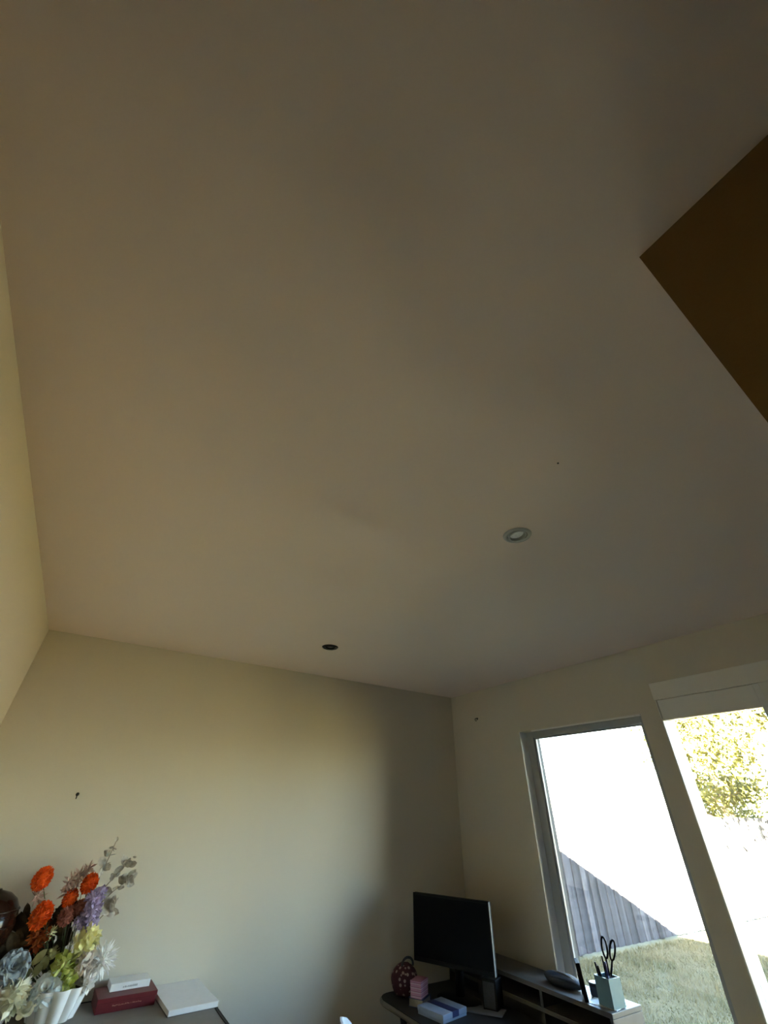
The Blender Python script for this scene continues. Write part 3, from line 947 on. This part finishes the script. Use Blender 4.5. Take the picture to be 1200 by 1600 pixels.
# ------------------------------------------------------------------ right corner: desk, shelf unit
DZ = .750
dk = thing('corner_desk', 'dark desk with a rounded corner in front of the window wall', 'desk', (2.05, 2.3, 0))
DX0, DX1, DY0, DY1 = 1.800, 2.334, 1.55, 2.92
top = MB()
outl = [(DX1, DY0), (DX1, DY1)] + [(DX0 + .09 - .09 * math.sin(a), DY1 - .09 + .09 * math.cos(a)) for a in np.linspace(0, PI / 2, 7)] + [(DX0, DY0)]
n = len(outl)
top.add([(x, y, DZ - .025) for x, y in outl] + [(x, y, DZ) for x, y in outl], [tuple(range(n)), tuple(range(n, 2 * n))[::-1]] + [(i, (i + 1) % n, (i + 1) % n + n, i + n) for i in range(n)])
top.build('desktop', M['desk'], dk, bevel=.002)
eb = MB()
ol2 = [(x, y) for x, y in outl[2:]]
for i in range(len(ol2) - 1):
    (xa, ya), (xb, yb) = ol2[i], ol2[i + 1]
    eb.tube([(xa - .002, ya, DZ - .0125), (xb - .002, yb, DZ - .0125)], .0105, 6)
ebo = eb.build('edge_trim', M['chrome'], dk, smooth=True)
ebo['label'] = 'dull metal edge strip'
for (ya, yb_) in ((DY1 - .16, DY1 - .34), (DY0 + .1, DY0 + .28)):
    MB().tube([(DX0 + .07, ya, DZ - .026), (DX0 + .10, yb_, .012)], .017, 10).build('leg', M['darkmetal'], dk, smooth=True)
    MB().tube([(DX1 - .06, ya, DZ - .026), (DX1 - .06, ya, .012)], .017, 10).build('leg', M['darkmetal'], dk, smooth=True)
box(DX1 - .055, DX1 - .04, DY0 + .12, DY1 - .18, .35, DZ - .026).build('back_panel', M['desk'], dk)

SX0, SX1, SY0, SY1, SZ = 2.340, XR - .016, 1.800, 2.93, .876
su = thing('shelf_unit', 'low open shelf unit with dark boards under the window', 'shelf unit', (2.45, 2.36, 0))
box(SX0, SX1, SY0, SY1, SZ - .018, SZ).build('top_board', M['shelf'], su, bevel=.002)
box(SX0 + .001, SX1 - .012, SY0 + .018, SY1 - .018, .786, .802).build('shelf_board', M['shelf'], su, bevel=.001)
box(SX0 + .001, SX1 - .012, SY0 + .018, SY1 - .018, .40, .416).build('shelf_board', M['shelf'], su, bevel=.001)
box(SX0, SX1, SY0, SY0 + .0175, 0, SZ - .0185).build('side_panel', M['shelf'], su, bevel=.001)
box(SX0, SX1, SY1 - .0175, SY1, 0, SZ - .0185).build('side_panel', M['shelf'], su, bevel=.001)
box(SX0 + .002, SX1 - .0125, 2.196, 2.213, .8025, SZ - .0185).build('divider', M['shelf'], su)
box(SX0 + .002, SX1 - .0125, 2.196, 2.213, .4165, .7855).build('divider', M['shelf'], su)
box(SX0 + .002, SX1 - .0125, 2.196, 2.213, 0, .3995).build('divider', M['shelf'], su)
box(SX1 - .0119, SX1 - .002, SY0 + .018, SY1 - .018, .02, SZ - .0185).build('back_panel', M['shelf'], su)

# monitor
ml, mr, mt, mb_ = Vector((2.012, 2.842)), Vector((2.213, 2.385)), 1.172, .878
mc = (ml + mr) / 2
ex = Vector((mr.x - ml.x, mr.y - ml.y, 0)); MW = ex.length; ex.normalize()
ez = Vector((0, 0, 1)); ey = ez.cross(ex)          # ey points away from the viewer, to the wall
MR = Matrix(((ex.x, ey.x, 0, mc.x), (ex.y, ey.y, 0, mc.y), (0, 0, 1, 0), (0, 0, 0, 1)))
mo = thing('monitor', 'black flat monitor standing on the corner desk', 'monitor', (mc.x, mc.y, DZ))
hw = MW / 2
box(-hw, hw, .004, .030, mb_, mt, MR).build('casing', M['black'], mo, bevel=.004)
box(-hw + .010, hw - .010, .0015, .0039, mb_ + .018, mt - .010, MR).build('screen', M['screen'], mo)
bz = MB()
bz.box(-hw, hw, -.001, .0039, mt - .0095, mt, MR).box(-hw, hw, -.001, .0039, mb_, mb_ + .0175, MR)
bz.box(-hw, -hw + .0095, -.001, .0039, mb_ + .0175, mt - .0095, MR).box(hw - .0095, hw - .002, -.001, .0039, mb_ + .0175, mt - .0095, MR)
bz.build('bezel', M['black'], mo)
sb = box(hw - .0019, hw + .0012, -.002, .010, mb_ + .002, mt - .001, MR).build('lit_side_edge', M['bezel'], mo)
sb['label'] = 'right edge coloured bright for the window light on it'
box(-.16, .16, .030, .060, mb_ + .05, mt - .06, MR).build('rear_housing', M['black'], mo, bevel=.010)
st = MB()
st.tube([MR @ Vector((0, .058, mb_ + .10)), MR @ Vector((0, .075, .86)), MR @ Vector((0, .075, DZ + .012))], [.026, .024, .026], 12)
st.build('stand_neck', M['black'], mo, smooth=True)
sbm = MB().lathe([(.11, 0), (.11, .006), (.09, .011), (.03, .014)], 32, (0, 0, 0))
sbm.v = [tuple(MR @ Vector((p[0] * 1.15, p[1] * .85 + .055, p[2] + DZ))) for p in sbm.v]
sbm.build('stand_base', M['black'], mo, smooth='auto')

# black speaker added beside the stand, where deep shade reads as black
R = rbox(2.245, 2.455, DZ, 0, 0, 0, math.radians(24))
sp = thing('added_desk_speaker', 'small black speaker box added for the deep shade under the right monitor end', 'speaker', (2.245, 2.455, DZ))
box(-.045, .045, -.04, .04, 0, .115, R).build('speaker_case', M['black'], sp, bevel=.004)
box(-.0475, -.0451, -.032, .032, .010, .105, R).build('grille', M['pouch'], sp, bevel=.001)

# maroon dotted pouch
bgc = Vector((1.945, 2.842, DZ))
bag = thing('dotted_pouch', 'maroon fabric pouch with pale dots behind the pink striped box', 'bag', bgc)
def lump(c, rx, ry, h, seed, n=28, m=12):
    rg = np.random.default_rng(seed)
    ph = rg.uniform(0, 6.28, 6)
    mb = MB()
    pr_ = []
    for i in range(m + 1):
        t = i / m
        r = (math.sin(PI * (.12 + .86 * t)) ** .55)
        pr_.append((max(r, .02), t))
    vs, fs = [], []
    for (r, t) in pr_:
        for k in range(n):
            a = 2 * PI * k / n
            w = 1 + .05 * math.sin(3 * a + ph[0] + 3 * t) + .035 * math.sin(5 * a + ph[1] - 4 * t)
            vs.append((c[0] + rx * r * w * math.cos(a), c[1] + ry * r * w * math.sin(a), c[2] + h * t * (1 + .03 * math.sin(2 * a + ph[2]))))
    for i in range(m):
        for k in range(n):
            fs.append((i * n + k, i * n + (k + 1) % n, (i + 1) * n + (k + 1) % n, (i + 1) * n + k))
    fs.append(tuple(range(n))[::-1]); fs.append(tuple(m * n + k for k in range(n)))
    return mb.add(vs, fs)


lump(bgc, .078, .070, .125, 5).build('pouch_body', M['dots'], bag, smooth=True)
MB().tube([bgc + Vector((.012 + .038 * math.cos(a), -.01, .118 + .028 * math.sin(a))) for a in np.linspace(-.3, PI + .3, 12)], .006, 7).build('handle', M['pouch'], bag, smooth=True)

# navy book and the striped box on it
ang = math.atan2(2.665 - 2.616, 1.966 - 1.883)
R = rbox(1.937, 2.688, DZ, 0, 0, 0, ang)
bk = thing('navy_book', 'thick navy book with cream pages under the pink striped box', 'book', (1.937, 2.688, DZ))
box(-.052, .052, -.036, .040, .003, .030, R).build('pages', M['pages'], bk)
cv = MB().box(-.055, .056, -.040, .044, 0, .0029, R).box(-.055, .056, -.040, .044, .0301, .033, R).box(.0521, .056, -.040, .044, .0029, .0301, R)
cv.build('cover', M['navy'], bk)
R = rbox(1.930, 2.682, DZ + .0332, 0, 0, 0, ang)
pb = thing('striped_box', 'small pink striped card box standing on the navy book', 'box', (1.930, 2.682, DZ + .0332))
box(-.048, .048, -.030, .032, 0, .054, R).build('carton_body', M['stripe'], pb, bevel=.0015)
box(-.0488, .0488, -.0308, .0328, .0485, .0625, R).build('lid', M['stripe'], pb, bevel=.0015)

# low white box with navy band
wa = math.atan2(2.404 - 2.571, 1.884 - 1.854)
R = rbox(1.960, 2.530, DZ, 0, 0, 0, wa)
wx = thing('white_carton', 'flat pale blue box with a navy band, lying in front of the monitor', 'box', (1.960, 2.530, DZ))
box(-.085, .085, -.090, .090, 0, .022, R).build('carton_body', M['paleblue'], wx, bevel=.002)
box(-.0865, .0865, -.0915, .0915, .010, .030, R).build('lid', M['paleblue'], wx, bevel=.002)
bnd = box(-.0871, .0871, -.020, .028, .010, .0307, R).build('band', M['navy'], wx)
bnd['label'] = 'navy band'
# sheet of paper
R = rbox(2.175, 2.462, DZ + .0005, 0, 0, 0, math.radians(-58))
sh = MB()
vs = []
for i in range(7):
    for j in range(5):
        x, y = -.11 + .22 * i / 6, -.055 + .11 * j / 4
        vs.append(R @ Vector((x, y, .0015 + .004 * (i / 6) ** 2 + .003 * abs(math.sin(i * 1.1)) * (j / 4))))
fs = [(i * 5 + j, i * 5 + j + 1, (i + 1) * 5 + j + 1, (i + 1) * 5 + j) for i in range(6) for j in range(4)]
sh.add(vs, fs)
so = sh.build('paper_sheet', M['greypaper'], smooth=True)
sm_ = so.modifiers.new('thick', 'SOLIDIFY'); sm_.thickness = .0008
tag(so, 'loose grey paper sheet on the desk below the monitor', 'paper')

# on the shelf unit: pouch, frame, paper, tin, pen holder
pc = Vector((2.445, 2.135, SZ))
pou = thing('pencil_case', 'dark soft pencil case on the shelf unit under the window corner', 'case', pc)
lump(pc, .052, .115, .048, 9).build('case_body', M['pouch'], pou, smooth=True)
MB().tube([pc + Vector((-.012, -.095 + .19 * t, .0485 - .016 * (2 * t - 1) ** 2)) for t in np.linspace(0, 1, 9)], .0028, 6).build('zip', M['chrome'], pou, smooth=True)
R = rbox(2.378, 1.957, SZ, 0, 0, 0, math.radians(43)) @ Matrix.Rotation(math.radians(-6), 4, 'X')
fr = thing('photo_frame', 'thin dark photo frame standing edge-on left of the pen holder', 'picture frame', (2.378, 1.957, SZ))
frm = MB()
frm.box(-.045, .045, -.009, .009, .004, .014, R).box(-.045, .045, -.009, .009, .120, .130, R).box(-.045, -.035, -.009, .009, .014, .120, R).box(.035, .045, -.009, .009, .014, .120, R)
frm.build('frame_border', M['black'], fr, bevel=.001)
box(-.035, .035, -.006, .005, .014, .120, R).build('picture', M['desk'], fr)
MB().box(-.008, .008, .0091, .012, .02, .085, R @ Matrix.Translation((0, 0, 0))).build('easel_back', M['black'], fr)
R = rbox(2.425, 1.885, SZ, 0, 0, 0, math.radians(12))
ps = tag(box(-.055, .060, -.070, .070, .0002, .0016, R).build('note_paper', M['white']), 'white note paper lying under the teal pen holder', 'paper')
tc_ = Vector((2.475, 1.965, SZ + .0018))
tin = thing('round_tin', 'small dark round tin behind the photo frame by the pen holder', 'tin', tc_)
MB().lathe([(.028, 0), (.030, .002), (.030, .030), (.029, .032)], 28, tc_).build('tin_body', M['pouch'], tin, smooth='auto')
MB().lathe([(.0312, .0325), (.0312, .042), (.028, .045), (.001, .046)], 28, tc_).build('lid', M['darkmetal'], tin, smooth='auto')

hc = Vector((2.425, 1.852, SZ + .0018))
R = Matrix.Translation(hc) @ Matrix.Rotation(math.radians(-4), 4, 'Z')
hd = thing('pen_holder', 'square teal pen holder at the right end of the shelf unit', 'pen holder', hc)
q, th, HH = .040, .003, .094
hb = MB()
hb.box(-q, q, -q, -q + th, 0, HH, R).box(-q, q, q - th, q, 0, HH, R).box(-q, -q + th, -q + th, q - th, 0, HH, R).box(q - th, q, -q + th, q - th, 0, HH, R).box(-q + th, q - th, -q + th, q - th, 0, .004, R)
hb.build('holder_body', M['teal'], hd)
# scissors: two blades pivoted, two handle loops
scs = thing('scissors', 'scissors with dark loop handles standing in the teal pen holder', 'scissors', R @ Vector((.008, -.006, .006)))
SB = R @ Matrix.Translation((.004, .006, .004)) @ Matrix.Rotation(math.radians(6), 4, 'X') @ Matrix.Rotation(math.radians(10), 4, 'Y') @ Matrix.Rotation(math.radians(-50), 4, 'Z')
for sg in (-1, 1):
    MB().add([SB @ Vector(p) for p in ((sg * -.001, sg * .0012, 0), (sg * .008, sg * .0012, .085), (sg * -.004, sg * .0012, .098), (sg * -.007, sg * .0012, .05),
                                       (sg * -.001, sg * .0004, 0), (sg * .008, sg * .0004, .085), (sg * -.004, sg * .0004, .098), (sg * -.007, sg * .0004, .05))],
             [(0, 1, 2, 3), (7, 6, 5, 4), (0, 4, 5, 1), (1, 5, 6, 2), (2, 6, 7, 3), (3, 7, 4, 0)]).build('blade', M['chrome'], scs)
    MB().tube([SB @ Vector((sg * .003, sg * .001, .090)), SB @ Vector((sg * .010, sg * .001, .125)), SB @ Vector((sg * .014, sg * .001, .150))], .0045, 8).build('shank', M['black'], scs, smooth=True)
    cz, cx_ = .182, sg * .017
    MB().tube([SB @ Vector((cx_ + .0115 * math.cos(a) + sg * .005 * math.sin(a), sg * .001, cz + .036 * math.sin(a))) for a in np.linspace(0, 2 * PI, 25)], .0045, 8, False).build('handle_loop', M['black'], scs, smooth=True)
MB().tube([SB @ Vector((0, -.003, .092)), SB @ Vector((0, .003, .092))], .004, 10).build('pivot_screw', M['chrome'], scs)
PENS = [((-.020, .016), (-.16, .10), .135, 'black', 'black pen leaning left in the pen holder'), ((-.012, -.016), (-.03, -.05), .140, 'navy', 'navy pen upright in the pen holder'),
        ((-.022, .002), (-.22, .02), .128, 'black', 'short black marker leaning farthest left in the pen holder'), ((.018, .016), (.06, .08), .150, 'darkmetal', 'grey metal pencil behind the scissors')]
for (a, b_, L, mk, lb) in PENS:
    p0 = R @ Vector((a[0] * .7, a[1] * .7, .0045))
    d = (R.to_3x3() @ Vector((b_[0], b_[1], 1))).normalized()
    t = thing('pen', lb, 'pen', p0, 'pens in the teal pen holder')
    MB().tube([p0, p0 + d * L * .68], .0042, 10).build('barrel', M[mk], t, smooth=True)
    MB().tube([p0 + d * L * .681, p0 + d * L * .985, p0 + d * L], [.0049, .0046, .003], 10).build('cap', M[mk], t, smooth=True)

# ------------------------------------------------------------------ white shell chair
cc = Vector((1.425, 2.412, 0))
ch = thing('shell_chair', 'white moulded chair with a rounded back near the desk', 'chair', cc)
CA = math.radians(-25)
R = Matrix.Translation(cc) @ Matrix.Rotation(CA, 4, 'Z')
def grid_shell(fn, nu, nv, th):
    vs = []
    for s in (0, 1):
        for i in range(nu + 1):
            for j in range(nv + 1):
                vs.append(R @ (fn(i / nu, j / nv) + Vector((0, 0, 0)) + (Vector(th) * s)))
    N = (nu + 1) * (nv + 1)
    fs = []
    for i in range(nu):
        for j in range(nv):
            a, b, c, d = i * (nv + 1) + j, i * (nv + 1) + j + 1, (i + 1) * (nv + 1) + j + 1, (i + 1) * (nv + 1) + j
            fs += [(a, b, c, d), (d + N, c + N, b + N, a + N)]
    rim = [j for j in range(nv + 1)] + [i * (nv + 1) + nv for i in range(1, nu + 1)] + [nu * (nv + 1) + j for j in range(nv - 1, -1, -1)] + [i * (nv + 1) for i in range(nu - 1, 0, -1)]
    for k in range(len(rim)):
        a, b = rim[k], rim[(k + 1) % len(rim)]
        fs.append((a, a + N, b + N, b))
    return MB().add(vs, fs)


def seat_fn(u, v):
    y = (v - .5) * .44 * (1 - .12 * (1 - u))
    return Vector((-.04 + .40 * u, y, .445 + .05 * (abs(v - .5) * 2) ** 3 - .015 * math.sin(PI * u)))


def back_fn(u, v):
    z = .45 + .385 * u
    half = .20 * math.sqrt(1 - max(0, (u - .55) / .45) ** 2 * .985)
    y = (v - .5) * 2 * half
    return Vector((-.045 - .05 * u + .09 * (y / .2) ** 2, y, z))


grid_shell(seat_fn, 12, 14, (0, 0, .008)).build('seat', M['chair'], ch, smooth='auto')
grid_shell(back_fn, 16, 14, (-.009, 0, 0)).build('backrest', M['chair'], ch, smooth='auto')
for (a, b_) in ((.06, .16), (.06, -.16), (.32, .17), (.32, -.17)):
    MB().tube([R @ Vector((a, b_ * .8, .437)), R @ Vector((a + (.05 if a > .2 else -.06), b_ * 1.2, 0.0))], [.014, .010], 8).build('leg', M['shelf'], ch, smooth=True)
